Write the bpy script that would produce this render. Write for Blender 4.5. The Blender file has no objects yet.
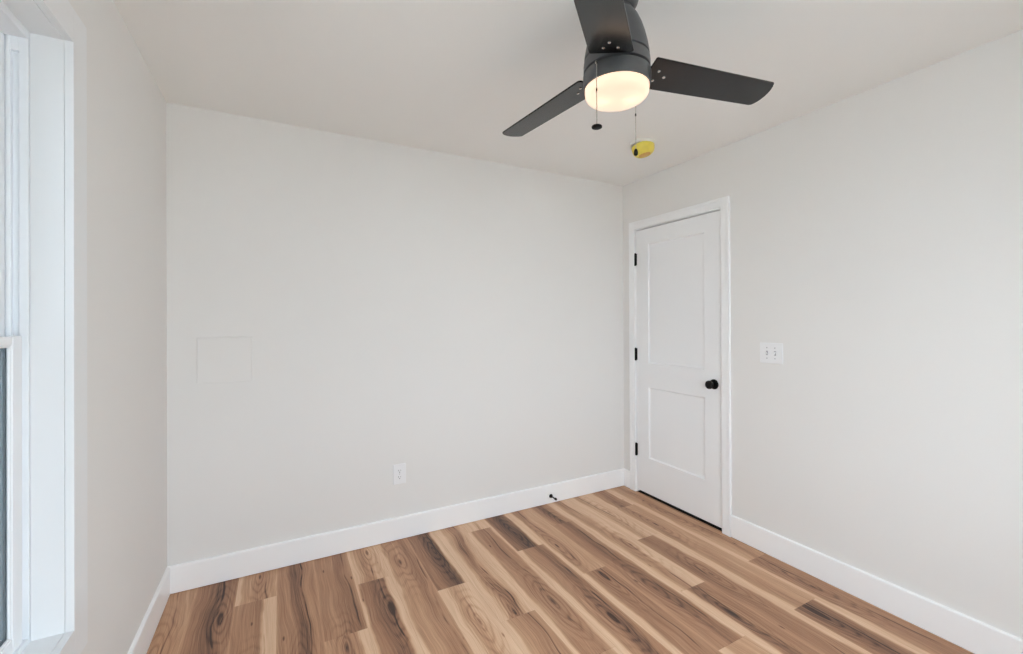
import bpy, bmesh, math, random
from mathutils import Vector, Matrix
S = bpy.context.scene
C = S.collection
PI = math.pi

# ------------------------------------------------------------------ camera, sky, lights, exposure
F, YAW, PITCH, ROLL, CAMH, SHIFT = 435.9, 0.488884, 0.002521, -0.004107, 1.35423, 8.70
XL, XR, D, H = -0.4946, 2.4753, 2.7117, 2.44          # left wall, right wall, back wall, ceiling
REAR = -0.50                                          # wall behind the camera
cam_d = bpy.data.cameras.new('camera'); cam = bpy.data.objects.new('camera', cam_d); C.objects.link(cam)
fw = Vector((math.sin(YAW)*math.cos(PITCH), math.cos(YAW)*math.cos(PITCH), math.sin(PITCH)))
rt = Vector((math.cos(YAW), -math.sin(YAW), 0)); up = rt.cross(fw)
r2 = rt*math.cos(ROLL)+up*math.sin(ROLL); u2 = -rt*math.sin(ROLL)+up*math.cos(ROLL)
M3 = Matrix((r2, u2, -fw)).transposed().to_4x4()
M3.translation = Vector((0, 0, CAMH)); cam.matrix_world = M3
cam_d.sensor_width = 36; cam_d.sensor_fit = 'HORIZONTAL'; cam_d.lens = F/1023*36
cam_d.shift_y = -SHIFT/1023; cam_d.clip_start = 0.02
S.camera = cam

S.view_settings.view_transform = 'Standard'; S.view_settings.look = 'None'
S.view_settings.gamma = 1; S.view_settings.use_curve_mapping = False
S.view_settings.exposure = -0.95
S.cycles.use_denoising = True
S.cycles.max_bounces = 16; S.cycles.diffuse_bounces = 12; S.cycles.transparent_max_bounces = 16

W = bpy.data.worlds.new('sky'); S.world = W; W.use_nodes = True
wn = W.node_tree; wn.nodes.clear()
w_out = wn.nodes.new('ShaderNodeOutputWorld'); w_bg = wn.nodes.new('ShaderNodeBackground')
w_tc = wn.nodes.new('ShaderNodeTexCoord'); w_sep = wn.nodes.new('ShaderNodeSeparateXYZ'); w_r = wn.nodes.new('ShaderNodeValToRGB')
wn.links.new(w_tc.outputs['Generated'], w_sep.inputs[0]); wn.links.new(w_sep.outputs['Z'], w_r.inputs[0])
w_r.color_ramp.elements[0].position = 0.0; w_r.color_ramp.elements[0].color = (0.80, 0.84, 0.90, 1)
w_r.color_ramp.elements[1].position = 0.8; w_r.color_ramp.elements[1].color = (0.97, 1.03, 1.12, 1)
wn.links.new(w_r.outputs[0], w_bg.inputs[0]); w_bg.inputs[1].default_value = 18.5
wn.links.new(w_bg.outputs[0], w_out.inputs[0])

LAMP_EMIT = 1.28          # frosted lamp glass of the ceiling fan
BULB_W = 0.057             # each of its two bulbs

sun_d = bpy.data.lights.new('sun', 'SUN'); sun_d.energy = 110.0; sun_d.angle = 0.02; sun_d.color = (1.0, 0.98, 0.95)
sun = bpy.data.objects.new('sun', sun_d); C.objects.link(sun); sun.rotation_euler = (math.radians(-46), math.radians(30), 0)   # from behind the house: never enters the windows
def portal(name, loc, rot, sx, sy):
    l = bpy.data.lights.new(name, 'AREA'); l.shape = 'RECTANGLE'; l.size = sx; l.size_y = sy; l.cycles.is_portal = True
    o = bpy.data.objects.new(name, l); o.location = loc; o.rotation_euler = rot; C.objects.link(o); return o
WY0, WY1, WZ0, WZ1 = 0.60, 1.555, 0.539, 2.093         # window opening in the left wall
portal('window_daylight_portal', (XL-0.20, (WY0+WY1)/2, (WZ0+WZ1)/2), (0, -PI/2, 0), WZ1-WZ0, WY1-WY0)
RX0, RX1, RZ0, RZ1 = -0.10, 1.72, 0.55, 2.10            # added, unseen window opening behind the camera, for more daylight
portal('fill_window_portal', ((RX0+RX1)/2, REAR-0.20, (RZ0+RZ1)/2), (PI/2, 0, 0), RX1-RX0, RZ1-RZ0)

# ------------------------------------------------------------------ materials
def srgb(r, g, b):
    f = lambda c: (c/12.92 if c <= 0.04045 else ((c+0.055)/1.055)**2.4)
    return (f(r/255), f(g/255), f(b/255), 1)

def mat(name, col, rough=0.5, metal=0.0, spec=0.5, bump=None, mottled=0.0, mscale=8.0, coat=0.0):
    m = bpy.data.materials.new(name); m.use_nodes = True
    nt = m.node_tree; b = nt.nodes['Principled BSDF']
    b.inputs['Roughness'].default_value = rough; b.inputs['Metallic'].default_value = metal
    b.inputs['Specular IOR Level'].default_value = spec; b.inputs['Coat Weight'].default_value = coat
    tc = nt.nodes.new('ShaderNodeTexCoord')
    n = nt.nodes.new('ShaderNodeTexNoise'); n.inputs['Scale'].default_value = mscale; n.inputs['Detail'].default_value = 3
    nt.links.new(tc.outputs['Object'], n.inputs['Vector'])
    mx = nt.nodes.new('ShaderNodeMix'); mx.data_type = 'RGBA'
    mx.inputs[6].default_value = tuple(c*(1-mottled) for c in col[:3])+(1,); mx.inputs[7].default_value = tuple(min(1, c*(1+mottled)) for c in col[:3])+(1,)
    nt.links.new(n.outputs[0], mx.inputs[0]); nt.links.new(mx.outputs[2], b.inputs['Base Color'])
    if bump:
        sc, st, dist = bump
        n2 = nt.nodes.new('ShaderNodeTexNoise'); n2.inputs['Scale'].default_value = sc; n2.inputs['Detail'].default_value = 4
        nt.links.new(tc.outputs['Object'], n2.inputs['Vector'])
        bp = nt.nodes.new('ShaderNodeBump'); bp.inputs['Strength'].default_value = st; bp.inputs['Distance'].default_value = dist
        nt.links.new(n2.outputs[0], bp.inputs['Height']); nt.links.new(bp.outputs[0], b.inputs['Normal'])
    return m

M_WALL = mat('wall_paint', (0.79, 0.777, 0.76, 1), 0.85, spec=0.25, bump=(140, 0.08, 0.002), mottled=0.006, mscale=1.5)
M_CEIL = mat('ceiling_paint', (0.86, 0.855, 0.838, 1), 0.95, spec=0.15, bump=(160, 0.10, 0.002), mottled=0.006, mscale=1.5)
M_TRIM = mat('white_semigloss_trim', (0.93, 0.93, 0.935, 1), 0.36, spec=0.4, mottled=0.004)
M_WTRIM = mat('white_window_trim', (0.80, 0.81, 0.82, 1), 0.40, spec=0.35, mottled=0.004)
M_CTRIM = mat('white_door_trim', (0.89, 0.893, 0.90, 1), 0.40, spec=0.35, mottled=0.004)
M_GREY = mat('grey_plastic_shadow_gap', (0.34, 0.34, 0.35, 1), 0.5)
M_DOOR = mat('white_door_paint', (0.86, 0.865, 0.875, 1), 0.42, spec=0.4, mottled=0.004)
M_VINYL = mat('white_vinyl', (0.84, 0.86, 0.885, 1), 0.32, spec=0.45, mottled=0.004)
M_PLATE = mat('white_plastic_plate', (0.84, 0.84, 0.85, 1), 0.35, spec=0.5, mottled=0.003)
M_SLOT = mat('dark_slot', (0.06, 0.06, 0.06, 1), 0.6)
M_BLACK = mat('matte_black_metal', (0.0025, 0.0025, 0.0025, 1), 0.5, metal=0.0, spec=0.2, mottled=0.05)
M_HOUS = mat('dark_satin_housing', (0.085, 0.0855, 0.088, 1), 0.38, metal=0.35, spec=0.5, mottled=0.08, mscale=60)
M_BLADE = mat('dark_blade_laminate', (0.0035, 0.0032, 0.003, 1), 0.25, spec=0.7, mottled=0.10, mscale=30)
M_ARM = mat('black_blade_bracket', (0.012, 0.012, 0.012, 1), 0.5, spec=0.4)
M_SCREW = mat('bright_screw_steel', (0.75, 0.74, 0.70, 1), 0.25, metal=0.9)
M_CHAIN = mat('steel_chain', (0.50, 0.49, 0.46, 1), 0.35, metal=0.8)
M_SENSOR = mat('white_sensor_plastic', (0.82, 0.81, 0.76, 1), 0.45)
M_TIP = mat('black_rubber_and_gap_shadow', (0.008, 0.008, 0.008, 1), 0.7, spec=0.2)
M_EXT = mat('exterior_siding', (0.55, 0.56, 0.57, 1), 0.8, mottled=0.05)
M_BOUNCE_GROUND = mat('light_bounce_ground', (0.30, 0.298, 0.288, 1), 0.95, mottled=0.08, mscale=3)  # ground tone chosen to bounce daylight up into the room
M_FENCE = mat('grey_fence_wood', (0.10, 0.12, 0.14, 1), 0.9, mottled=0.2, mscale=2)

class NT:
    """tiny expression helper for math nodes"""
    def __init__(s, nt): s.nt = nt
    def m(s, op, a, b=None, c=None, clamp=False):
        n = s.nt.nodes.new('ShaderNodeMath'); n.operation = op; n.use_clamp = clamp
        for i, v in enumerate((a, b, c)):
            if v is None: continue
            if isinstance(v, (int, float)): n.inputs[i].default_value = v
            else: s.nt.links.new(v, n.inputs[i])
        return n.outputs[0]
    def vec(s, x, y, z):
        n = s.nt.nodes.new('ShaderNodeCombineXYZ')
        for i, v in enumerate((x, y, z)):
            if isinstance(v, (int, float)): n.inputs[i].default_value = v
            else: s.nt.links.new(v, n.inputs[i])
        return n.outputs[0]
    def noise(s, vec, scale=1.0, detail=2.0, rough=0.5):
        n = s.nt.nodes.new('ShaderNodeTexNoise'); n.inputs['Scale'].default_value = scale; n.inputs['Detail'].default_value = detail
        n.inputs['Roughness'].default_value = rough; s.nt.links.new(vec, n.inputs['Vector']); return n.outputs[0]
    def ss(s, x, a, b):
        n = s.nt.nodes.new('ShaderNodeMapRange'); n.interpolation_type = 'SMOOTHSTEP'
        n.inputs['To Min'].default_value = 0; n.inputs['To Max'].default_value = 1
        for i, v in (('Value', x), ('From Min', a), ('From Max', b)):
            if isinstance(v, (int, float)): n.inputs[i].default_value = v
            else: s.nt.links.new(v, n.inputs[i])
        return n.outputs['Result']
    def attr(s, name):
        n = s.nt.nodes.new('ShaderNodeAttribute'); n.attribute_name = name
        p = s.nt.nodes.new('ShaderNodeSeparateXYZ'); s.nt.links.new(n.outputs['Vector'], p.inputs[0]); return p.outputs

def glass_mat():
    m = bpy.data.materials.new('window_glass'); m.use_nodes = True; nt = m.node_tree; nt.nodes.clear()
    o = nt.nodes.new('ShaderNodeOutputMaterial'); t = nt.nodes.new('ShaderNodeBsdfTransparent'); g = nt.nodes.new('ShaderNodeBsdfGlossy')
    t.inputs[0].default_value = (0.90, 0.94, 0.95, 1); g.inputs['Roughness'].default_value = 0.02
    lw = nt.nodes.new('ShaderNodeLayerWeight'); lw.inputs[0].default_value = 0.5; N = NT(nt)
    fr = N.m('ADD', 0.04, N.m('MULTIPLY', 0.96, N.m('POWER', lw.outputs['Facing'], 5.0)))      # thin-pane reflection, the same from both sides
    mx = nt.nodes.new('ShaderNodeMixShader'); nt.links.new(fr, mx.inputs[0]); nt.links.new(t.outputs[0], mx.inputs[1]); nt.links.new(g.outputs[0], mx.inputs[2])
    nt.links.new(mx.outputs[0], o.inputs[0]); return m
M_GLASS = glass_mat()
M_SFRAME = mat('slate_screen_frame', (0.13, 0.165, 0.20, 1), 0.5)

def screen_mat():
    m = bpy.data.materials.new('insect_screen_mesh'); m.use_nodes = True; nt = m.node_tree; nt.nodes.clear()
    o = nt.nodes.new('ShaderNodeOutputMaterial'); t = nt.nodes.new('ShaderNodeBsdfTransparent'); d = nt.nodes.new('ShaderNodeBsdfDiffuse')
    d.inputs[0].default_value = (0.05, 0.06, 0.075, 1)
    lw = nt.nodes.new('ShaderNodeLayerWeight'); lw.inputs[0].default_value = 0.5      # woven wires close up at a slanting view
    mr = nt.nodes.new('ShaderNodeMapRange'); mr.inputs['From Min'].default_value = 0.2; mr.inputs['From Max'].default_value = 0.75; mr.inputs['To Min'].default_value = 0.36; mr.inputs['To Max'].default_value = 0.96
    nt.links.new(lw.outputs['Facing'], mr.inputs[0])
    mx = nt.nodes.new('ShaderNodeMixShader'); nt.links.new(mr.outputs[0], mx.inputs[0])
    nt.links.new(t.outputs[0], mx.inputs[1]); nt.links.new(d.outputs[0], mx.inputs[2]); nt.links.new(mx.outputs[0], o.inputs[0]); return m
M_SCREEN = screen_mat()

def lamp_mat():
    m = bpy.data.materials.new('frosted_lamp_glass'); m.use_nodes = True; nt = m.node_tree; nt.nodes.clear()
    o = nt.nodes.new('ShaderNodeOutputMaterial'); t = nt.nodes.new('ShaderNodeBsdfTranslucent'); g = nt.nodes.new('ShaderNodeBsdfGlossy')
    t.inputs[0].default_value = (0.92, 0.86, 0.76, 1); g.inputs['Roughness'].default_value = 0.25
    fr = nt.nodes.new('ShaderNodeFresnel'); fr.inputs['IOR'].default_value = 1.3
    mx = nt.nodes.new('ShaderNodeMixShader'); nt.links.new(fr.outputs[0], mx.inputs[0]); nt.links.new(t.outputs[0], mx.inputs[1]); nt.links.new(g.outputs[0], mx.inputs[2])
    e = nt.nodes.new('ShaderNodeEmission'); e.inputs[0].default_value = (1.0, 0.76, 0.60, 1); e.inputs[1].default_value = LAMP_EMIT
    ad = nt.nodes.new('ShaderNodeAddShader'); nt.links.new(mx.outputs[0], ad.inputs[0]); nt.links.new(e.outputs[0], ad.inputs[1])
    nt.links.new(ad.outputs[0], o.inputs[0]); return m
M_LAMP = lamp_mat()

def cover_mat():
    m = mat('yellow_dust_cover', (0.80, 0.66, 0.10, 1), 0.30, spec=0.5, mottled=0.15, mscale=25)
    b = m.node_tree.nodes['Principled BSDF']; b.inputs['Subsurface Weight'].default_value = 0.2
    b.inputs['Subsurface Radius'].default_value = (0.02, 0.015, 0.004); return m
M_COVER = cover_mat()
M_COVER2 = mat('amber_cover_panel', (0.62, 0.33, 0.05, 1), 0.3)

def floor_mat():
    m = bpy.data.materials.new('plank_flooring'); m.use_nodes = True; nt = m.node_tree; b = nt.nodes['Principled BSDF']; N = NT(nt)
    uv = N.attr('plank_uv'); u, v, L = uv[0], uv[1], uv[2]         # across (0-1), along in metres from the far end, plank length
    a = N.attr('plank_a'); tone, sapl, sapr = a[0], a[1], a[2]
    q = N.attr('plank_b'); seed, spos, sstr = q[0], q[1], q[2]
    k = N.attr('plank_c'); ku, kv, kr = k[0], k[1], k[2]
    so = N.m('MULTIPLY', seed, 17.3)
    # slow wander of the grain along the board
    wn_ = N.noise(N.vec(so, N.m('MULTIPLY', v, 2.2), N.m('MULTIPLY', u, 0.6)), 1, 2)
    wan = N.m('MULTIPLY', N.m('SUBTRACT', wn_, 0.5), 0.55)
    uw = N.m('ADD', u, wan)
    # knot pulls the grain into long ovals
    du = N.m('MULTIPLY', N.m('SUBTRACT', u, ku), 0.177); dv = N.m('MULTIPLY', N.m('SUBTRACT', v, kv), 0.24)
    kd = N.m('SQRT', N.m('ADD', N.m('MULTIPLY', du, du), N.m('MULTIPLY', dv, dv)))
    rings = N.noise(N.vec(N.m('MULTIPLY', uw, 2.0), N.m('MULTIPLY', v, 0.8), so), 1, 2)
    ph = N.m('ADD', N.m('MULTIPLY', kd, 380.0), N.m('MULTIPLY', rings, 30.0))
    ring = N.m('POWER', N.m('ADD', N.m('MULTIPLY', N.m('SINE', ph), 0.5), 0.5), 3.0)
    ringfade = N.m('SUBTRACT', 1.0, N.ss(kd, 0.015, 0.11))
    # straight fine grain
    g1 = N.noise(N.vec(N.m('MULTIPLY', uw, 34.0), N.m('MULTIPLY', v, 2.6), so), 1, 5, 0.65)
    g4 = N.noise(N.vec(N.m('MULTIPLY', uw, 95.0), N.m('MULTIPLY', v, 5.0), N.m('ADD', so, 7.7)), 1, 3, 0.6)
    g2 = N.noise(N.vec(N.m('MULTIPLY', u, 70.0), N.m('MULTIPLY', v, 5.0), so), 1, 3, 0.6)
    g3 = N.noise(N.vec(N.m('MULTIPLY', uw, 7.0), N.m('MULTIPLY', v, 1.3), N.m('ADD', so, 3.1)), 1, 3, 0.5)
    # broad dark heart streak
    sd = N.m('DIVIDE', N.m('SUBTRACT', uw, spos), 0.21)
    st = N.m('MULTIPLY', N.m('EXPONENT', N.m('MULTIPLY', N.m('MULTIPLY', sd, sd), -1.0)), sstr)
    sv = N.noise(N.vec(so, N.m('MULTIPLY', v, 3.0), N.m('MULTIPLY', u, 1.5)), 1, 2)
    st = N.m('MULTIPLY', st, N.m('ADD', 0.45, N.m('MULTIPLY', sv, 1.1)))
    st = N.m('MULTIPLY', st, N.m('ADD', 0.20, N.m('MULTIPLY', g4, 1.15)))
    # one thin crack-like dark line following the streak edge
    ln = N.m('ABSOLUTE', N.m('SUBTRACT', uw, N.m('ADD', spos, 0.13)))
    line = N.m('MULTIPLY', N.m('SUBTRACT', 1.0, N.ss(ln, 0.004, 0.030)), N.ss(N.noise(N.vec(so, N.m('MULTIPLY', v, 4.0), 9.0), 1, 2), 0.42, 0.62))
    t = N.m('ADD', tone, N.m('MULTIPLY', N.m('SUBTRACT', g3, 0.5), 0.34))
    t = N.m('ADD', t, st)
    t = N.m('ADD', t, N.m('MULTIPLY', N.m('SUBTRACT', g1, 0.5), 0.55))
    t = N.m('ADD', t, N.m('MULTIPLY', N.m('MULTIPLY', N.m('MULTIPLY', ring, ringfade), N.m('ADD', 0.3, g4)), 0.22))
    # pale sapwood bands with wandering edges
    en = N.m('MULTIPLY', N.m('SUBTRACT', N.noise(N.vec(so, N.m('MULTIPLY', v, 3.2), 5.0), 1, 3), 0.5), 0.16)
    ul = N.m('ADD', u, N.m('MULTIPLY', N.m('MULTIPLY', en, 1.7), N.ss(sapl, 0.0, 0.12)))
    ur = N.m('SUBTRACT', N.m('SUBTRACT', 1.0, u), N.m('MULTIPLY', N.m('MULTIPLY', en, 1.7), N.ss(sapr, 0.0, 0.12)))
    sl = N.m('SUBTRACT', 1.0, N.ss(ul, N.m('SUBTRACT', sapl, 0.05), N.m('ADD', sapl, 0.05)))
    sr = N.m('SUBTRACT', 1.0, N.ss(ur, N.m('SUBTRACT', sapr, 0.05), N.m('ADD', sapr, 0.05)))
    sap = N.m('MAXIMUM', sl, sr)
    sapt = N.m('ADD', N.m('ADD', 0.05, N.m('MULTIPLY', N.m('SUBTRACT', g1, 0.45), 0.34)), N.m('MULTIPLY', N.m('SUBTRACT', g3, 0.45), 0.30))
    mixn = nt.nodes.new('ShaderNodeMix'); mixn.data_type = 'FLOAT'
    nt.links.new(sap, mixn.inputs[0]); nt.links.new(t, mixn.inputs[2]); nt.links.new(sapt, mixn.inputs[3]); t = mixn.outputs[0]
    # edge line of the heartwood, fine pores, knots
    t = N.m('ADD', t, N.m('MULTIPLY', line, N.m('ADD', 0.34, N.m('MULTIPLY', sstr, 0.4))))
    t = N.m('ADD', t, N.m('ADD', N.m('MULTIPLY', N.ss(g2, 0.58, 0.76), 0.14), N.m('MULTIPLY', N.m('SUBTRACT', g4, 0.5), 0.42)))
    kn = N.m('MULTIPLY', N.m('SUBTRACT', 1.0, N.ss(N.m('DIVIDE', N.m('ADD', kd, N.m('MULTIPLY', N.m('SUBTRACT', g1, 0.5), 0.012)), N.m('MAXIMUM', N.m('MULTIPLY', kr, 0.75), 0.0001)), 0.35, 1.25)), N.ss(kr, 0.0005, 0.002))
    t = N.m('ADD', t, N.m('MULTIPLY', N.m('MULTIPLY', kn, N.m('ADD', 0.2, g4)), 0.48))
    # little pin knots and bird-peck marks
    vo = nt.nodes.new('ShaderNodeTexVoronoi'); vo.inputs['Scale'].default_value = 1.0
    nt.links.new(N.vec(N.m('MULTIPLY', u, 2.2), N.m('MULTIPLY', v, 3.4), so), vo.inputs['Vector'])
    t = N.m('ADD', t, N.m('MULTIPLY', N.m('SUBTRACT', 1.0, N.ss(N.m('ADD', vo.outputs['Distance'], N.m('MULTIPLY', N.m('SUBTRACT', g1, 0.5), 0.08)), 0.02, 0.075)), 0.42))
    # seams
    eu = N.m('MULTIPLY', N.m('MINIMUM', u, N.m('SUBTRACT', 1.0, u)), 0.177); ev = N.m('MINIMUM', v, N.m('SUBTRACT', L, v))
    seam = N.m('SUBTRACT', 1.0, N.ss(N.m('MINIMUM', eu, ev), 0.0004, 0.0016))
    t = N.m('ADD', t, N.m('MULTIPLY', seam, 0.14), clamp=True)
    cr = nt.nodes.new('ShaderNodeValToRGB'); e = cr.color_ramp.elements
    e[0].position = 0.0; e[0].color = srgb(*RAMP[0]); e[1].position = 1.0; e[1].color = srgb(*RAMP[4])
    for p_, c_ in ((0.28, RAMP[1]), (0.55, RAMP[2]), (0.80, RAMP[3])):
        x = cr.color_ramp.elements.new(p_); x.color = srgb(*c_)
    nt.links.new(t, cr.inputs[0]); nt.links.new(cr.outputs[0], b.inputs['Base Color'])
    b.inputs['Roughness'].default_value = 0.46; b.inputs['Specular IOR Level'].default_value = 0.35
    bp = nt.nodes.new('ShaderNodeBump'); bp.inputs['Strength'].default_value = 0.25; bp.inputs['Distance'].default_value = 0.001
    nt.links.new(N.m('SUBTRACT', N.m('MULTIPLY', g2, -0.3), seam), bp.inputs['Height']); nt.links.new(bp.outputs[0], b.inputs['Normal'])
    return m
RAMP = [(228, 195, 164), (199, 157, 124), (164, 121, 93), (120, 86, 67), (66, 46, 37)]
M_FLOOR = floor_mat()

# ------------------------------------------------------------------ mesh helpers
def new_obj(name, bm, m, parent=None, smooth=None):
    bmesh.ops.recalc_face_normals(bm, faces=bm.faces)
    me = bpy.data.meshes.new(name); bm.to_mesh(me); bm.free()
    for mm in (m if isinstance(m, (list, tuple)) else [m]): me.materials.append(mm)
    if smooth is not None:
        for p in me.polygons: p.use_smooth = True
        me.set_sharp_from_angle(angle=math.radians(smooth))
    o = bpy.data.objects.new(name, me); C.objects.link(o)
    if parent: o.parent = parent
    return o

def box(bm, x0, x1, y0, y1, z0, z1, bev=0.0, seg=2, mi=0):
    vs = [bm.verts.new((x, y, z)) for x in (x0, x1) for y in (y0, y1) for z in (z0, z1)]
    fs = [bm.faces.new([vs[i] for i in q]) for q in ((0, 1, 3, 2), (4, 6, 7, 5), (0, 4, 5, 1), (2, 3, 7, 6), (0, 2, 6, 4), (1, 5, 7, 3))]
    for f in fs: f.material_index = mi
    if bev:
        es = {e for f in fs for e in f.edges}
        bmesh.ops.bevel(bm, geom=list(es), offset=bev, segments=seg, affect='EDGES', profile=0.5, clamp_overlap=True, material=-1)

def lathe(bm, prof, n=48, axis='z', centre=(0, 0, 0), cap0=True, cap1=True, mi=0):
    cx, cy, cz = centre; rings = []
    for r, h in prof:
        ring = []
        for i in range(n):
            a = 2*PI*i/n; p, q = r*math.cos(a), r*math.sin(a)
            ring.append(bm.verts.new({'z': (cx+p, cy+q, cz+h), 'x': (cx+h, cy+p, cz+q), 'y': (cx+q, cy+h, cz+p)}[axis]))
        rings.append(ring)
    for a, b in zip(rings, rings[1:]):
        for i in range(n): bm.faces.new((a[i], a[(i+1) % n], b[(i+1) % n], b[i])).material_index = mi
    if cap0: bm.faces.new(rings[0][::-1]).material_index = mi
    if cap1: bm.faces.new(rings[-1]).material_index = mi

def prism(bm, pts, axis, h0, h1):
    """extrude a 2-D outline along an axis; pts in the other two axes (in xyz order)"""
    def P(a, b, h): return {'x': (h, a, b), 'y': (a, h, b), 'z': (a, b, h)}[axis]
    A = [bm.verts.new(P(a, b, h0)) for a, b in pts]; B = [bm.verts.new(P(a, b, h1)) for a, b in pts]
    n = len(pts)
    for i in range(n): bm.faces.new((A[i], A[(i+1) % n], B[(i+1) % n], B[i]))
    bm.faces.new(A[::-1]); bm.faces.new(B)

def empty(name, loc, rz=0.0, parent=None):
    o = bpy.data.objects.new(name, None); o.location = loc; o.rotation_euler = (0, 0, rz); o.empty_display_size = 0.1
    C.objects.link(o)
    if parent: o.parent = parent
    return o
def tag(o, label, cat, group=None):
    o['label'] = label; o['category'] = cat
    if group: o['group'] = group
    return o
def struct(o, label=None, cat=None):
    o['kind'] = 'structure'
    if label: o['label'] = label
    if cat: o['category'] = cat
    return o

# ------------------------------------------------------------------ floor: planks run towards the back wall
SEAM0, PW, PL = -0.015, 0.1768, 1.22
# column: list of (y of the far end, tone, sap left, sap right, streak pos, streak strength, knot u, knot distance from far end, knot radius)
COL = {
 -3: [(2.72, .36, 0, 0, .5, .0, .5, .5, 0)],
 -2: [(2.72, .52, .0, .0, .45, .35, .72, .36, .020)],
 -1: [(2.72, .30, .12, .0, .6, .20, .55, .07, .010), (2.441, .46, .0, .34, .6, .12, .5, .6, 0)],
  0: [(2.72, .44, 0, 0, .55, .36, .5, .9, 0)],
  1: [(2.72, .46, 0, .0, .75, .16, .5, .9, 0), (1.995, .36, .0, .24, .5, .15, .45, .08, .014)],
  2: [(2.72, .12, .10, .0, .38, .40, .6, .09, .012), (2.345, .56, .10, .18, .52, .22, .72, .26, .022)],
  3: [(2.72, .38, .10, .0, .70, .18, .42, .28, .013)],
  4: [(2.72, .62, .0, .18, .55, .30, .6, .25, 0), (2.10, .08, .20, .12, .45, .32, .55, .30, .010)],
  5: [(2.72, .14, .20, .12, .50, .62, .5, .95, .010), (1.748, .38, .16, .0, .62, .14, .5, .6, .0)],
  6: [(2.72, .16, .5, .3, .4, .1, .5, .5, 0), (2.58, .42, .16, .10, .50, .16, .62, .82, .012), (1.396, .36, .0, .1, .5, .1, .5, .5, 0)],
  7: [(2.72, .66, .0, .18, .45, .24, .5, .3, 0), (2.235, .44, .18, .0, .66, .34, .62, .70, .016)],
  8: [(2.72, .28, .14, .0, .30, .26, .35, .55, .010), (1.872, .46, .22, .0, .60, .10, .62, .06, .020)],
  9: [(2.72, .36, .0, .14, .40, .46, .5, .35, 0), (2.40, .46, .0, .12, .55, .30, .5, .8, .0), (1.18, .30, .22, .0, .5, .1, .5, .5, 0)],
 10: [(2.72, .06, .12, .14, .38, .50, .6, .75, .008), (1.52, .50, .24, .0, .45, .20, .45, .22, .020)],
 11: [(2.72, .08, .20, .20, .30, .34, .6, .35, .008), (2.00, .46, .0, .22, .35, .18, .5, .45, .007)],
 12: [(2.72, .46, .16, .10, .55, .12, .5, .5, 0), (2.397, .30, .10, .0, .35, .16, .45, .30, .012), (1.177, .56, .0, .12, .5, .22, .4, .06, .020)],
 13: [(2.72, .26, .18, .0, .62, .28, .55, .6, .0), (1.532, .46, .16, .0, .55, .12, .5, .3, .007)],
 14: [(2.75, .40, 0, 0, .5, .1, .5, .5, 0)],
}
def build_floor():
    rng = random.Random(7)
    bm = bmesh.new(); L1 = bm.loops.layers.float_vector.new('plank_uv'); LA = bm.loops.layers.float_vector.new('plank_a')
    LB = bm.loops.layers.float_vector.new('plank_b'); LC = bm.loops.layers.float_vector.new('plank_c')
    xlo, xhi, ylo, yhi = XL-0.01, XR+0.11, REAR-0.01, D+0.01
    for c in range(-3, 15):
        xa, xb = SEAM0+c*PW, SEAM0+(c+1)*PW
        rows = list(COL[c])
        while rows[-1][0]-PL > ylo:
            rows.append((rows[-1][0]-PL if len(rows) > 1 or rows[0][0]-PL < 1.0 else rows[0][0]-PL, rng.uniform(.2, .55), rng.choice((0, .15)), rng.choice((0, .2)), rng.uniform(.3, .7), rng.uniform(.1, .4), .5, .5, 0))
        for i, (ye, tone, sl, sr, sp, ss_, ku, kv, kr) in enumerate(rows):
            yn = rows[i+1][0] if i+1 < len(rows) else ye-PL
            fx0, fx1, fy0, fy1 = max(xa, xlo), min(xb, xhi), max(yn, ylo), min(ye, yhi)
            if fx1 <= fx0 or fy1 <= fy0: continue
            vs = [bm.verts.new((x, y, 0)) for x, y in ((fx0, fy0), (fx1, fy0), (fx1, fy1), (fx0, fy1))]
            f = bm.faces.new(vs); sd = rng.uniform(0, 9)
            far = ye+ (0.6 if i == 0 else 0)      # the first board runs on under the back wall
            for lp in f.loops:
                x, y, _ = lp.vert.co
                lp[L1] = ((x-xa)/PW, ye-y + (0.01 if i == 0 else 0), ye-yn+0.02 if i == 0 else ye-yn)
                lp[LA] = (tone, sl, sr); lp[LB] = (sd, sp, ss_); lp[LC] = (ku, kv, kr)
    # solid underside
    vs = [bm.verts.new((x, y, -0.05)) for x, y in ((xlo, ylo), (xhi, ylo), (xhi, yhi), (xlo, yhi))]
    bm.faces.new(vs[::-1])
    o = new_obj('floor', bm, M_FLOOR)
    for p in o.data.polygons:
        pass
    struct(o, 'floor of brown and cream wood planks running towards the back wall', 'floor')
build_floor()

# ------------------------------------------------------------------ walls and ceiling
T = 0.20
DY0, DY1, DZ1 = 1.8175, 2.5655, 2.052                   # doorway in the right wall
def wall_left():
    bm = bmesh.new(); x0, x1 = XL-T, XL; y0, y1 = REAR-T, D+T
    box(bm, x0, x1, y0, WY0, -0.05, H); box(bm, x0, x1, WY1, y1, -0.05, H)
    box(bm, x0, x1, WY0, WY1, -0.05, WZ0); box(bm, x0, x1, WY0, WY1, WZ1, H)
    struct(new_obj('wall_left', bm, M_WALL), 'left wall with the window, in grey shade', 'wall')
wall_left()
def wall_rear():
    bm = bmesh.new(); y0, y1 = REAR-T, REAR
    box(bm, XL, RX0, y0, y1, -0.05, H); box(bm, RX1, XR, y0, y1, -0.05, H)
    box(bm, RX0, RX1, y0, y1, -0.05, RZ0); box(bm, RX0, RX1, y0, y1, RZ1, H)
    struct(new_obj('wall_rear', bm, M_WALL), 'wall behind the camera', 'wall')
wall_rear()
bm = bmesh.new(); box(bm, XL, XR, D, D+T, -0.05, H)
struct(new_obj('wall_back', bm, M_WALL), 'wide cream white back wall', 'wall')
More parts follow.
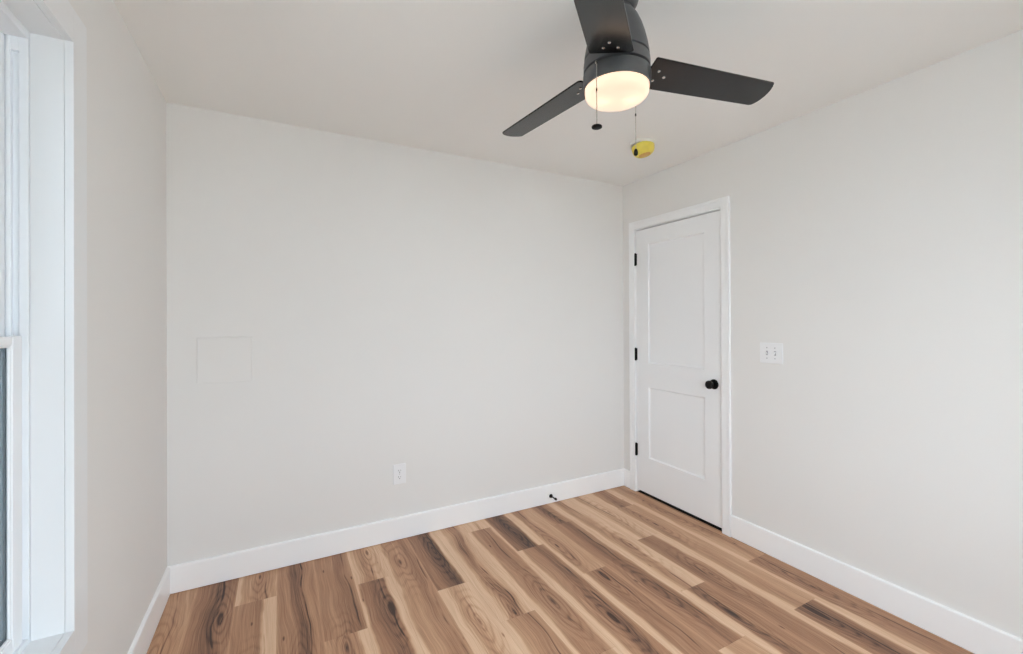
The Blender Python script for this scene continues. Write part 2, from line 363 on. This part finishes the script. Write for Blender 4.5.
def wall_right():
    bm = bmesh.new(); x0, x1 = XR, XR+T; y0, y1 = REAR-T, D+T; j = 0.02
    box(bm, x0, x1, y0, DY0-j, -0.05, H); box(bm, x0, x1, DY1+j, y1, -0.05, H)
    box(bm, x0, x1, DY0-j, DY1+j, DZ1+j, H)
    box(bm, x0+0.115, x1, DY0-j, DY1+j, -0.05, DZ1+j)
    struct(new_obj('wall_right', bm, M_WALL), 'cream white right wall around the door', 'wall')
wall_right()
bm = bmesh.new(); box(bm, XL-T, XR+T, REAR-T, D+T, H, H+0.12)
struct(new_obj('ceiling', bm, M_CEIL), 'plain pale ceiling', 'ceiling')

# baseboards: flat board with an eased top edge
BH, BT = 0.138, 0.014
PROF = [(0, 0.004), (BT, 0.004), (BT, BH-0.006), (BT-0.002, BH-0.002), (BT-0.006, BH), (0, BH)]
def baseboard(name, axis, at, sgn, a, b):
    bm = bmesh.new(); prism(bm, [(at+sgn*d, z) for d, z in PROF], axis, a, b)
    o = new_obj(name, bm, M_TRIM); struct(o, name.replace('_', ' ')+' in white paint', 'baseboard')
baseboard('baseboard_back', 'x', D, -1, XL, XR)
baseboard('baseboard_left', 'y', XL, 1, REAR+BT, D-BT)
baseboard('baseboard_right', 'y', XR, -1, REAR+BT, 1.7475)
baseboard('baseboard_corner', 'y', XR, -1, 2.6285, D-BT)
baseboard('baseboard_rear', 'x', REAR, 1, XL, XR)

# ------------------------------------------------------------------ window in the left wall
def window(name, org, rz, width, z0, z1, jamb_d, screen=True, label=None):
    """double-hung window; local x = out of the room is -x, y along the wall"""
    w = empty(name, org, rz); struct(w, label, 'window')
    h = width/2; c = 0.018; cw = 0.089; jt = 0.006; e = jt-0.001; k0, k1 = h-e, h-e+cw; y0, y1 = z0+e, z1-e
    bm = bmesh.new()                                    # picture-frame casing on the wall face, butt joints
    box(bm, 0, c, k0, k1, y0-cw, y1+cw, 0.001); box(bm, 0, c, -k1, -k0, y0-cw, y1+cw, 0.001)
    box(bm, 0, c, -k0, k0, y1, y1+cw, 0.001); box(bm, 0, c, -k0, k0, y0-cw, y0, 0.001)
    new_obj('casing', bm, M_WTRIM, w)
    bm = bmesh.new()                                    # jamb extension lining the opening
    box(bm, -jamb_d, -0.0005, h-jt, h-0.0005, z0, z1, 0.0008); box(bm, -jamb_d, -0.0005, -h+0.0005, -h+jt, z0, z1, 0.0008)
    box(bm, -jamb_d, -0.0005, -h+jt, h-jt, z1-jt, z1-0.0005, 0.0008); box(bm, -jamb_d, -0.0005, -h+jt, h-jt, z0+0.0005, z0+jt, 0.0008)
    new_obj('jamb', bm, M_WTRIM, w)
    xo = -jamb_d                                        # vinyl frame behind it
    a0, a1 = xo-0.110, xo-0.0005
    fh = h-0.013; fz0, fz1, zm = z0+0.018, z1-0.026, z0+0.780
    bm = bmesh.new()
    t0, t1, t2, zg = a1-0.0165, a1-0.0315, a1-0.0395, fz1-0.034         # lip, sash track, parting stop; the track stops short of the head
    for s in (-1, 1):
        def side(xa, xb, q, za, zb):
            ya, yb = sorted((s*(fh+q), s*h)); box(bm, xa, xb, ya, yb, za, zb, 0.0008)
        side(t0, a1, 0, z0, z1); side(t1, t0, 0, zg, z1); side(t1, t0, 0.0122, z0, zg); side(t2, t1, 0, z0, z1)
        side(t2-0.034, t2, 0.004, z0, z1); side(a0, t2-0.034, 0, z0, z1)
    box(bm, a0, a1, -fh, fh, fz1, z1, 0.002); box(bm, a0, a1, -fh, fh, z0, fz0, 0.002)
    new_obj('window_frame', bm, M_VINYL, w)
    def sash(nm, xa, xb, za, zb, rail_t, rail_b, e_):
        st = 0.059; bm = bmesh.new(); xm = xb-0.013
        def ring(bm, x0, x1, o_, i_, zo, zi, bv):
            for s in (-1, 1):
                ya, yb = sorted((s*o_, s*i_)); box(bm, x0, x1, ya, yb, zo[0], zo[1], bv)
            box(bm, x0, x1, -i_, i_, zo[0], zi[0], bv); box(bm, x0, x1, -i_, i_, zi[1], zo[1], bv)
        ga, gb, gy, g = za+rail_b, zb-rail_t, fh-st, 0.005
        ring(bm, xm, xb, fh-e_, gy, (za, zb), (ga, gb), 0.003)
        ring(bm, xb-0.0095, xb-0.003, gy, gy-g, (ga, gb), (ga+g, gb-g), 0.002)      # glazing bead, stepped back
        s_ = new_obj(nm, bm, M_VINYL, w)
        bm = bmesh.new(); ring(bm, xa, xm-0.0005, fh-e_-0.001, gy-0.010, (za+0.001, zb-0.001), (ga+0.010, gb-0.010), 0.001)
        new_obj('glass_spacer', bm, M_SFRAME, s_)
        bm = bmesh.new(); box(bm, xm, xm+0.0035, -gy+0.001, gy-0.001, ga+0.001, gb-0.001)
        new_obj('pane', bm, M_GLASS, s_)
        return s_
    lo = sash('lower_sash', a1-0.033, a1-0.005, fz0+0.001, zm, 0.022, 0.038, 0.015)
    bm = bmesh.new(); box(bm, a1-0.032, a1-0.008, -0.03, 0.03, zm, zm+0.012, 0.003); box(bm, a1-0.028, a1-0.012, -0.008, 0.030, zm+0.012, zm+0.020, 0.003)
    new_obj('sash_lock', bm, M_VINYL, lo)
    sash('upper_sash', t2-0.032, t2-0.002, zm-0.030, fz1-0.001, 0.040, 0.022, -0.003)
    if screen:
        xs, ya, fw_ = a0+0.006, fh-0.001, 0.024         # insect screen outside, extended to full height to dim the incoming daylight
        bm = bmesh.new(); zt = fz1-0.001
        box(bm, xs, xs+0.009, ya-fw_, ya, fz0+0.001, zt, 0.001); box(bm, xs, xs+0.009, -ya, -ya+fw_, fz0+0.001, zt, 0.001)
        box(bm, xs, xs+0.009, -ya+fw_, ya-fw_, fz0+0.001, fz0+0.026, 0.001); box(bm, xs, xs+0.009, -ya+fw_, ya-fw_, zt-0.024, zt, 0.001)
        sf = new_obj('screen_frame', bm, M_SFRAME, w)
        bm = bmesh.new(); box(bm, xs+0.004, xs+0.0055, -ya+fw_-0.002, ya-fw_+0.002, fz0+0.024, zt-0.022)
        new_obj('insect_screen', bm, M_SCREEN, sf)
    return w
window('window_1', (XL, (WY0+WY1)/2, 0), 0, WY1-WY0, WZ0, WZ1, 0.064, True, 'white double hung window in the left wall with flat white casing')
# added, unseen window in the wall behind the camera, there to brighten the room
window('fill_window_2', ((RX0+RX1)/2, REAR, 0), PI/2, RX1-RX0, RZ0, RZ1, 0.064, False, 'added unseen window behind the camera that brightens the room')

# ------------------------------------------------------------------ door in the right wall
def door():
    d = empty('door_1', (XR, (DY0+DY1)/2, 0)); struct(d, 'white two panel interior door with black hinges and knob', 'door')
    hw = (DY1-DY0)/2
    cw, ct, rv = 0.060, 0.015, 0.005
    bm = bmesh.new(); top = DZ1+rv
    # casing: flat board with a raised outer edge
    def casing_side(s):
        a, b = s*(hw+rv), s*(hw+rv+cw)
        pr = [(0, a), (-0.011, a), (-0.0125, a+s*0.004), (-0.0125, a+s*0.040), (-ct, b-s*0.016), (-ct, b-s*0.002), (-ct+0.002, b), (0, b)]
        prism(bm, pr, 'z', 0.0, top+cw)
    casing_side(1); casing_side(-1)
    prism(bm, [(0, top), (-0.011, top), (-0.0125, top+0.004), (-0.0125, top+0.040), (-ct, top+cw-0.016), (-ct, top+cw-0.002), (-ct+0.002, top+cw), (0, top+cw)], 'y', -hw-rv, hw+rv)
    new_obj('door_casing', bm, M_CTRIM, d)
    bm = bmesh.new(); jt = 0.0195
    box(bm, 0.0005, 0.114, hw, hw+jt, 0, DZ1+jt, 0.0008); box(bm, 0.0005, 0.114, -hw-jt, -hw, 0, DZ1+jt, 0.0008); box(bm, 0.0005, 0.114, -hw, hw, DZ1, DZ1+jt, 0.0008)
    box(bm, 0.040, 0.055, hw-0.011, hw, 0, DZ1); box(bm, 0.040, 0.055, -hw, -hw+0.011, 0, DZ1); box(bm, 0.040, 0.055, -hw+0.011, hw-0.011, DZ1-0.011, DZ1)
    new_obj('door_frame', bm, M_CTRIM, d)
    # leaf with two sunk shaker panels
    g = 0.003; y0, y1, z0, z1 = -hw+g, hw-g, 0.022, DZ1-0.009
    ys = [y0, 1.944-(DY0+DY1)/2, 2.440-(DY0+DY1)/2, y1]
    zs = [z0, 0.292, 0.833, 1.016, 1.926, z1]
    bm = bmesh.new(); x = 0.001; th = 0.035
    panels = {(1, 1), (1, 3)}
    V = {}
    def v(yy, zz, xx):
        k = (round(yy, 5), round(zz, 5), round(xx, 5))
        if k not in V: V[k] = bm.verts.new((xx, yy, zz))
        return V[k]
    for i in range(3):
        for k in range(5):
            a, b, c_, e = ys[i], ys[i+1], zs[k], zs[k+1]
            if (i, k) in panels:
                steps = [(0, x), (0.0015, x+0.004), (0.0075, x+0.0095), (0.009, x+0.0105)]
                for (s0, xa), (s1, xb) in zip(steps, steps[1:]):
                    o_ = [(a+s0, c_+s0), (b-s0, c_+s0), (b-s0, e-s0), (a+s0, e-s0)]; n_ = [(a+s1, c_+s1), (b-s1, c_+s1), (b-s1, e-s1), (a+s1, e-s1)]
                    for q in range(4):
                        r = (q+1) % 4; bm.faces.new((v(*o_[q], xa), v(*o_[r], xa), v(*n_[r], xb), v(*n_[q], xb)))
                s1, xb = steps[-1]
                bm.faces.new([v(*p, xb) for p in ((a+s1, c_+s1), (b-s1, c_+s1), (b-s1, e-s1), (a+s1, e-s1))])
            else:
                bm.faces.new([v(*p, x) for p in ((a, c_), (b, c_), (b, e), (a, e))])
    # sides and back
    front = [(yy, z0) for yy in ys]+[(y1, zz) for zz in zs[1:]]+[(yy, z1) for yy in ys[::-1][1:]]+[(y0, zz) for zz in zs[::-1][1:-1]]
    n = len(front)
    for q in range(n): bm.faces.new((v(*front[q], x), v(*front[(q+1) % n], x), v(*front[(q+1) % n], x+th), v(*front[q], x+th)))
    bm.faces.new([v(*p, x+th) for p in front])
    leaf = new_obj('door_leaf', bm, M_DOOR, d)
    # hinges: barrel with finials and the leaf edge
    for hz in (1.820, 1.078, 0.334):
        bm = bmesh.new(); yb = hw-0.001
        lathe(bm, [(0.0045, -0.050), (0.0080, -0.047), (0.0080, -0.016), (0.0074, -0.0155), (0.0080, -0.015), (0.0080, 0.015), (0.0074, 0.0155), (0.0080, 0.016), (0.0080, 0.047), (0.0045, 0.050)], 16, 'z', (-0.0075, yb, hz))
        box(bm, -0.0015, 0.0008, yb-0.0095, yb+0.005, hz-0.0445, hz+0.0445)
        new_obj('hinge', bm, M_BLACK, d, 40)
    # knob with round rose
    ky, kz = 1.872-(DY0+DY1)/2, 0.930
    k = empty('door_knob', (0.0005, ky, kz), 0, d); k['label'] = 'black round door knob'
    bm = bmesh.new(); lathe(bm, [(0.0325, 0.0), (0.0325, -0.004), (0.029, -0.009), (0.020, -0.011), (0.012, -0.011)], 32, 'x')
    new_obj('rose', bm, M_BLACK, k, 35)
    bm = bmesh.new(); lathe(bm, [(0.012, -0.008), (0.0115, -0.026), (0.015, -0.030), (0.0235, -0.036), (0.0275, -0.045), (0.0265, -0.054), (0.021, -0.060), (0.010, -0.0625), (0.001, -0.063)], 32, 'x')
    new_obj('knob', bm, M_BLACK, k, 35)
door()
bm = bmesh.new(); box(bm, XR+0.006, XR+0.114, DY0+0.001, DY1-0.001, -0.001, 0.004, 0.001)  # dark strip added to stand for the shadow in the gap under the door
struct(new_obj('door_gap_shadow', bm, M_TIP), 'dark strip standing in for the shadow under the door', 'shadow')

# ------------------------------------------------------------------ ceiling fan
FX, FY = 0.989, 1.110
def fan():
    f = empty('ceiling_fan', (FX, FY, H))
    tag(f, 'dark three blade ceiling fan with lit frosted lamp hanging from the ceiling', 'ceiling fan')
    def z(h): return h-H
    bm = bmesh.new(); lathe(bm, [(0.001, 0.0), (0.074, 0.0), (0.076, -0.006), (0.075, -0.024), (0.070, -0.044), (0.063, -0.056), (0.054, -0.062), (0.030, -0.063)], 56)
    new_obj('canopy', bm, M_HOUS, f, 35)
    bm = bmesh.new(); lathe(bm, [(0.050, z(2.380)), (0.050, z(2.363)), (0.060, z(2.360)), (0.071, z(2.344)), (0.083, z(2.316)), (0.093, z(2.284)), (0.100, z(2.254)), (0.1045, z(2.229)), (0.1055, z(2.2165)), (0.099, z(2.2155)),
        (0.099, z(2.2095)), (0.1065, z(2.2085)), (0.1080, z(2.195)), (0.1080, z(2.1745)), (0.104, z(2.173)), (0.060, z(2.173))], 72)
    new_obj('motor_housing', bm, M_HOUS, f, 30)
    bm = bmesh.new(); lathe(bm, [(0.060, z(2.172)), (0.094, z(2.172)), (0.094, z(2.166)), (0.1085, z(2.165)), (0.1095, z(2.162)), (0.1095, z(2.123)), (0.1085, z(2.118)), (0.1045, z(2.117)), (0.1045, z(2.131)), (0.09, z(2.136))], 72)
    new_obj('light_collar', bm, M_HOUS, f, 30)
    prof = [(0.1035, z(2.131)), (0.1040, z(2.115)), (0.1040, z(2.107)), (0.1025, z(2.098)), (0.098, z(2.090)), (0.090, z(2.084)), (0.076, z(2.0795)), (0.055, z(2.077)), (0.030, z(2.0755)), (0.004, z(2.075))]
    bm = bmesh.new(); lathe(bm, prof, 72, cap0=False)
    o = new_obj('lamp_shade', bm, M_LAMP, f, 60); o['label'] = 'glowing frosted glass lamp bowl'
    for a in (2.55, 5.69):
        l = bpy.data.lights.new('bulb_light', 'POINT'); l.energy = BULB_W; l.color = (1.0, 0.74, 0.46); l.shadow_soft_size = 0.018
        lo = bpy.data.objects.new('bulb_light', l); C.objects.link(lo); lo.parent = f; lo.location = (0.045*math.cos(a), 0.045*math.sin(a), z(2.104))
    # blades
    TH0, AL, DR, ZB = -0.319, 0.172, 0.077, 2.187
    def outline():
        w0, wr, w1, R0, R1 = 0.0655, 0.072, 0.057, 0.108, 0.546
        pts = []
        def arc(cx, cy, r, a0, a1, n=5):
            for i in range(n+1):
                a = a0+(a1-a0)*i/n; pts.append((cx+r*math.cos(a), cy+r*math.sin(a)))
        arc(R0+0.010, w0-0.010, 0.010, PI/2, PI); arc(R0+0.005, -wr+0.005, 0.005, PI, 1.5*PI)
        arc(R1-0.004, -w1+0.004, 0.004, 1.5*PI, 1.85*PI, 3)
        for i in range(1, 10):                            # bowed tip
            t = -1+2*i/10; pts.append((R1+0.012*(1-t*t), t*(w1-0.002)))
        arc(R1-0.010, w1-0.010, 0.010, 0.15*PI, PI/2, 4)
        return pts
    pl = outline()
    bm = bmesh.new()
    A = [bm.verts.new((x, y, -0.003)) for x, y in pl]; B = [bm.verts.new((x, y, 0.003)) for x, y in pl]; n = len(pl)
    for i in range(n): bm.faces.new((A[i], A[(i+1) % n], B[(i+1) % n], B[i]))
    fa = bm.faces.new(A[::-1]); fb = bm.faces.new(B)
    bmesh.ops.bevel(bm, geom=list(fa.edges)+list(fb.edges), offset=0.0012, segments=2, affect='EDGES')
    proto = new_obj('fan_blade', bm, M_BLADE)
    bm = bmesh.new(); lathe(bm, [(0.0050, -0.0028), (0.0050, -0.0040), (0.0036, -0.0056), (0.0008, -0.0062)], 14); sc = new_obj('screw', bm, M_SCREW, None, 40)
    bm = bmesh.new()
    arm_pts = [(0.070, 0.022), (0.070, -0.022), (0.112, -0.026), (0.150, -0.040), (0.176, -0.030), (0.190, 0.0), (0.176, 0.030), (0.150, 0.040), (0.112, 0.026)]
    prism(bm, arm_pts, 'z', 0.0034, 0.0075)
    arm = new_obj('blade_bracket', bm, M_ARM)
    for kk in range(3):
        if kk == 0: b_, s_, a_ = proto, sc, arm
        else:
            b_, a_ = proto.copy(), arm.copy(); C.objects.link(b_); C.objects.link(a_)
        b_.parent = f; b_.location = (0, 0, z(ZB)); b_.rotation_euler = (-AL, DR, TH0+kk*2*PI/3)
        a_.parent = b_
        for j, (sx, sy) in enumerate(((0.140, 0.022), (0.140, -0.022), (0.170, 0.0))):
            t = sc if (kk == 0 and j == 0) else sc.copy()
            if t is not sc: C.objects.link(t)
            t.parent = b_; t.location = (sx, sy, 0)
    # pull chains with a bead coupling and a fob
    cdir = math.atan2(-FY, -FX)
    def chain(px, py, ztop, zbot, zcoup, fob):
        bm = bmesh.new()
        zz = ztop; nb = int((ztop-zbot)/0.0042)
        lathe(bm, [(0.0009, z(ztop)), (0.0009, z(zbot))], 6, 'z', (px, py, 0))
        for i in range(nb):
            zc = ztop-(i+0.5)*(ztop-zbot)/nb
            lathe(bm, [(0.0003, -0.0016), (0.0019, -0.0008), (0.0019, 0.0008), (0.0003, 0.0016)], 6, 'z', (px, py, z(zc)))
        ch = new_obj('pull_chain', bm, M_CHAIN, f)
        bm = bmesh.new(); lathe(bm, [(0.0008, -0.006), (0.0026, -0.004), (0.0026, 0.004), (0.0008, 0.006)], 10, 'z', (px, py, z(zcoup))); new_obj('coupling', bm, M_ARM, ch, 40)
        bm = bmesh.new()
        if fob == 'disc':
            lathe(bm, [(0.002, 0.004), (0.008, 0.0035), (0.0150, 0.0015), (0.0165, -0.001), (0.0160, -0.0045), (0.013, -0.006), (0.001, -0.0065)], 28, 'z', (px, py, z(zbot)-0.003))
        else:
            lathe(bm, [(0.0015, 0.012), (0.004, 0.010), (0.0065, 0.004), (0.0075, -0.003), (0.0070, -0.009), (0.004, -0.012), (0.001, -0.0125)], 20, 'z', (px, py, z(zbot)-0.010))
        new_obj('fob', bm, M_BLACK, ch, 45)
        return ch
    chain(-0.1086, -0.0306, 2.156, 1.962, 2.074, 'disc').__setitem__('label', 'pull chain ending in a dark flat disc')
    chain(0.1098, 0.0266, 2.156, 1.946, 2.066, 'bell').__setitem__('label', 'pull chain ending in a small dark bell')
    for (px, py) in ((-0.1086, -0.0306), (0.1098, 0.0266)):
        bm = bmesh.new(); lathe(bm, [(0.004, z(2.154)), (0.004, z(2.162)), (0.0025, z(2.165))], 10, 'z', (px, py, 0))
        new_obj('chain_outlet', bm, M_SCREW, f, 40)
fan()

# ------------------------------------------------------------------ smoke detector under a yellow dust cover
def detector():
    o = empty('smoke_detector', (1.975, 1.985, H))
    tag(o, 'white ceiling smoke detector wearing a yellow plastic dust cover', 'smoke detector')
    bm = bmesh.new(); lathe(bm, [(0.001, 0), (0.072, 0), (0.074, -0.003), (0.074, -0.013), (0.070, -0.018), (0.001, -0.018)], 48); new_obj('base', bm, M_SENSOR, o, 35)
    bm = bmesh.new(); lathe(bm, [(0.067, 0.004), (0.0675, -0.018), (0.064, -0.036), (0.056, -0.050), (0.044, -0.058), (0.040, -0.058), (0.039, -0.054), (0.001, -0.054)], 48, cap0=False)
    c = new_obj('dust_cover', bm, M_COVER, o, 35); c.location = (0, 0, -0.022); c['label'] = 'yellow translucent plastic cap'
    bm = bmesh.new(); lathe(bm, [(0.036, -0.0545), (0.034, -0.0575), (0.015, -0.0595), (0.001, -0.060)], 32); g = new_obj('cover_recess', bm, M_COVER2, c, 35)
    c.rotation_euler = (math.radians(-8), math.radians(-9), 0)
detector()

# ------------------------------------------------------------------ access panel, outlet, switch, door stop
def access_panel():
    o = empty('access_panel', (-0.2505, D, 1.1515)); tag(o, 'square painted access panel set in the back wall near its left corner', 'access panel')
    bm = bmesh.new(); a, b = 0.1215, 0.1190
    # thin flange frame with bevelled edge
    t = 0.011; w = 0.005
    for (x0, x1, z0, z1) in ((-a, a, b-w, b), (-a, a, -b, -b+w), (-a, -a+w, -b+w, b-w), (a-w, a, -b+w, b-w)): box(bm, x0, x1, -t, 0, z0, z1, 0.0012)
    new_obj('flange', bm, M_WALL, o)
    bm = bmesh.new(); box(bm, -a+w+0.0002, a-w-0.0002, -t+0.0012, 0, -b+w+0.0002, b-w-0.0002); new_obj('hatch', bm, M_WALL, o)
access_panel()

def outlet():
    o = empty('wall_outlet', (0.652, D, 0.402)); tag(o, 'white duplex power outlet low on the back wall', 'outlet')
    bm = bmesh.new(); hw, hh, t = 0.0395, 0.062, 0.0062
    A = [(-hw, -hh), (hw, -hh), (hw, hh), (-hw, hh)]; e = 0.005
    box(bm, -hw, hw, -t, 0, -hh, hh, 0.0035, 3); new_obj('cover_plate', bm, M_PLATE, o)
    for s in (1, -1):
        zc = s*0.0195; bm = bmesh.new(); pts = []
        for i in range(32):
            a = 2*PI*i/32; pts.append((0.0170*math.cos(a), zc+max(-0.0142, min(0.0142, 0.0170*math.sin(a)))))
        prism(bm, pts, 'y', -t-0.0012, -t+0.002); r = new_obj('receptacle', bm, M_PLATE, o)
        bm = bmesh.new(); y0, y1 = -t-0.0016, -t-0.0008
        box(bm, -0.0076, -0.0054, y0, y1, zc-0.001, zc+0.0075); box(bm, 0.0054, 0.0072, y0, y1, zc-0.0005, zc+0.0065)
        lathe(bm, [(0.0028, y0), (0.0028, y1)], 12, 'y', (0, 0, zc-0.0078)); new_obj('socket_slots', bm, M_SLOT, r)
    bm = bmesh.new(); lathe(bm, [(0.003, -t-0.001), (0.003, -t+0.001)], 12, 'y'); new_obj('screw', bm, M_CHAIN, o)
outlet()

def switch():
    o = empty('light_switch', (XR, 1.4985, 1.156)); tag(o, 'white double toggle light switch on the right wall beside the door', 'light switch')
    bm = bmesh.new(); hw, hh, t = 0.066, 0.0585, 0.0062
    box(bm, -t, 0, -hw, hw, -hh, hh, 0.0035, 3); new_obj('cover_plate', bm, M_PLATE, o)
    for yc in (0.023, -0.023):   # two gangs
        bm = bmesh.new(); box(bm, -t-0.0008, -t+0.001, yc-0.0056, yc+0.0056, -0.0125, 0.0125, 0.0004); new_obj('toggle_gap_shade', bm, M_GREY, o)  # grey plate gives the shade of the gap around the toggle
        bm = bmesh.new()
        prism(bm, [(-t, -0.003), (-t-0.0125, 0.0085), (-t-0.0135, 0.0060), (-t-0.011, 0.0020), (-t, -0.0085)], 'y', yc-0.0042, yc+0.0042) if yc > 0 else \
            prism(bm, [(-t, 0.003), (-t-0.0125, -0.0085), (-t-0.0135, -0.0060), (-t-0.011, -0.0020), (-t, 0.0085)], 'y', yc-0.0042, yc+0.0042)
        new_obj('toggle', bm, M_PLATE, o)
        for zc in (0.030, -0.030):
            bm = bmesh.new(); lathe(bm, [(0.0032, -t+0.001), (0.0032, -t-0.0006), (0.0022, -t-0.0012)], 12, 'x', (0, yc, zc)); new_obj('screw', bm, M_GREY, o)
switch()

def stop():
    o = empty('door_stop', (1.756, D-BT, 0.056)); tag(o, 'short black door stop screwed into the back baseboard', 'door stop')
    bm = bmesh.new(); lathe(bm, [(0.0140, 0.0), (0.0140, -0.004), (0.0115, -0.008), (0.006, -0.009)], 24, 'y'); new_obj('base', bm, M_BLACK, o, 35)
    bm = bmesh.new(); lathe(bm, [(0.0050, -0.006), (0.0042, -0.058)], 16, 'y'); new_obj('rod', bm, M_BLACK, o, 35)
    bm = bmesh.new(); lathe(bm, [(0.0075, -0.056), (0.0082, -0.060), (0.0082, -0.070), (0.0070, -0.073)], 18, 'y'); new_obj('rubber_tip', bm, M_TIP, o, 35)
stop()

# ------------------------------------------------------------------ outdoors, glimpsed through the window
bm = bmesh.new(); box(bm, -32, 16, -32, 24, -0.75, -0.55)
struct(new_obj('ground', bm, M_BOUNCE_GROUND), 'ground outside the window, made pale to bounce light indoors', 'ground')
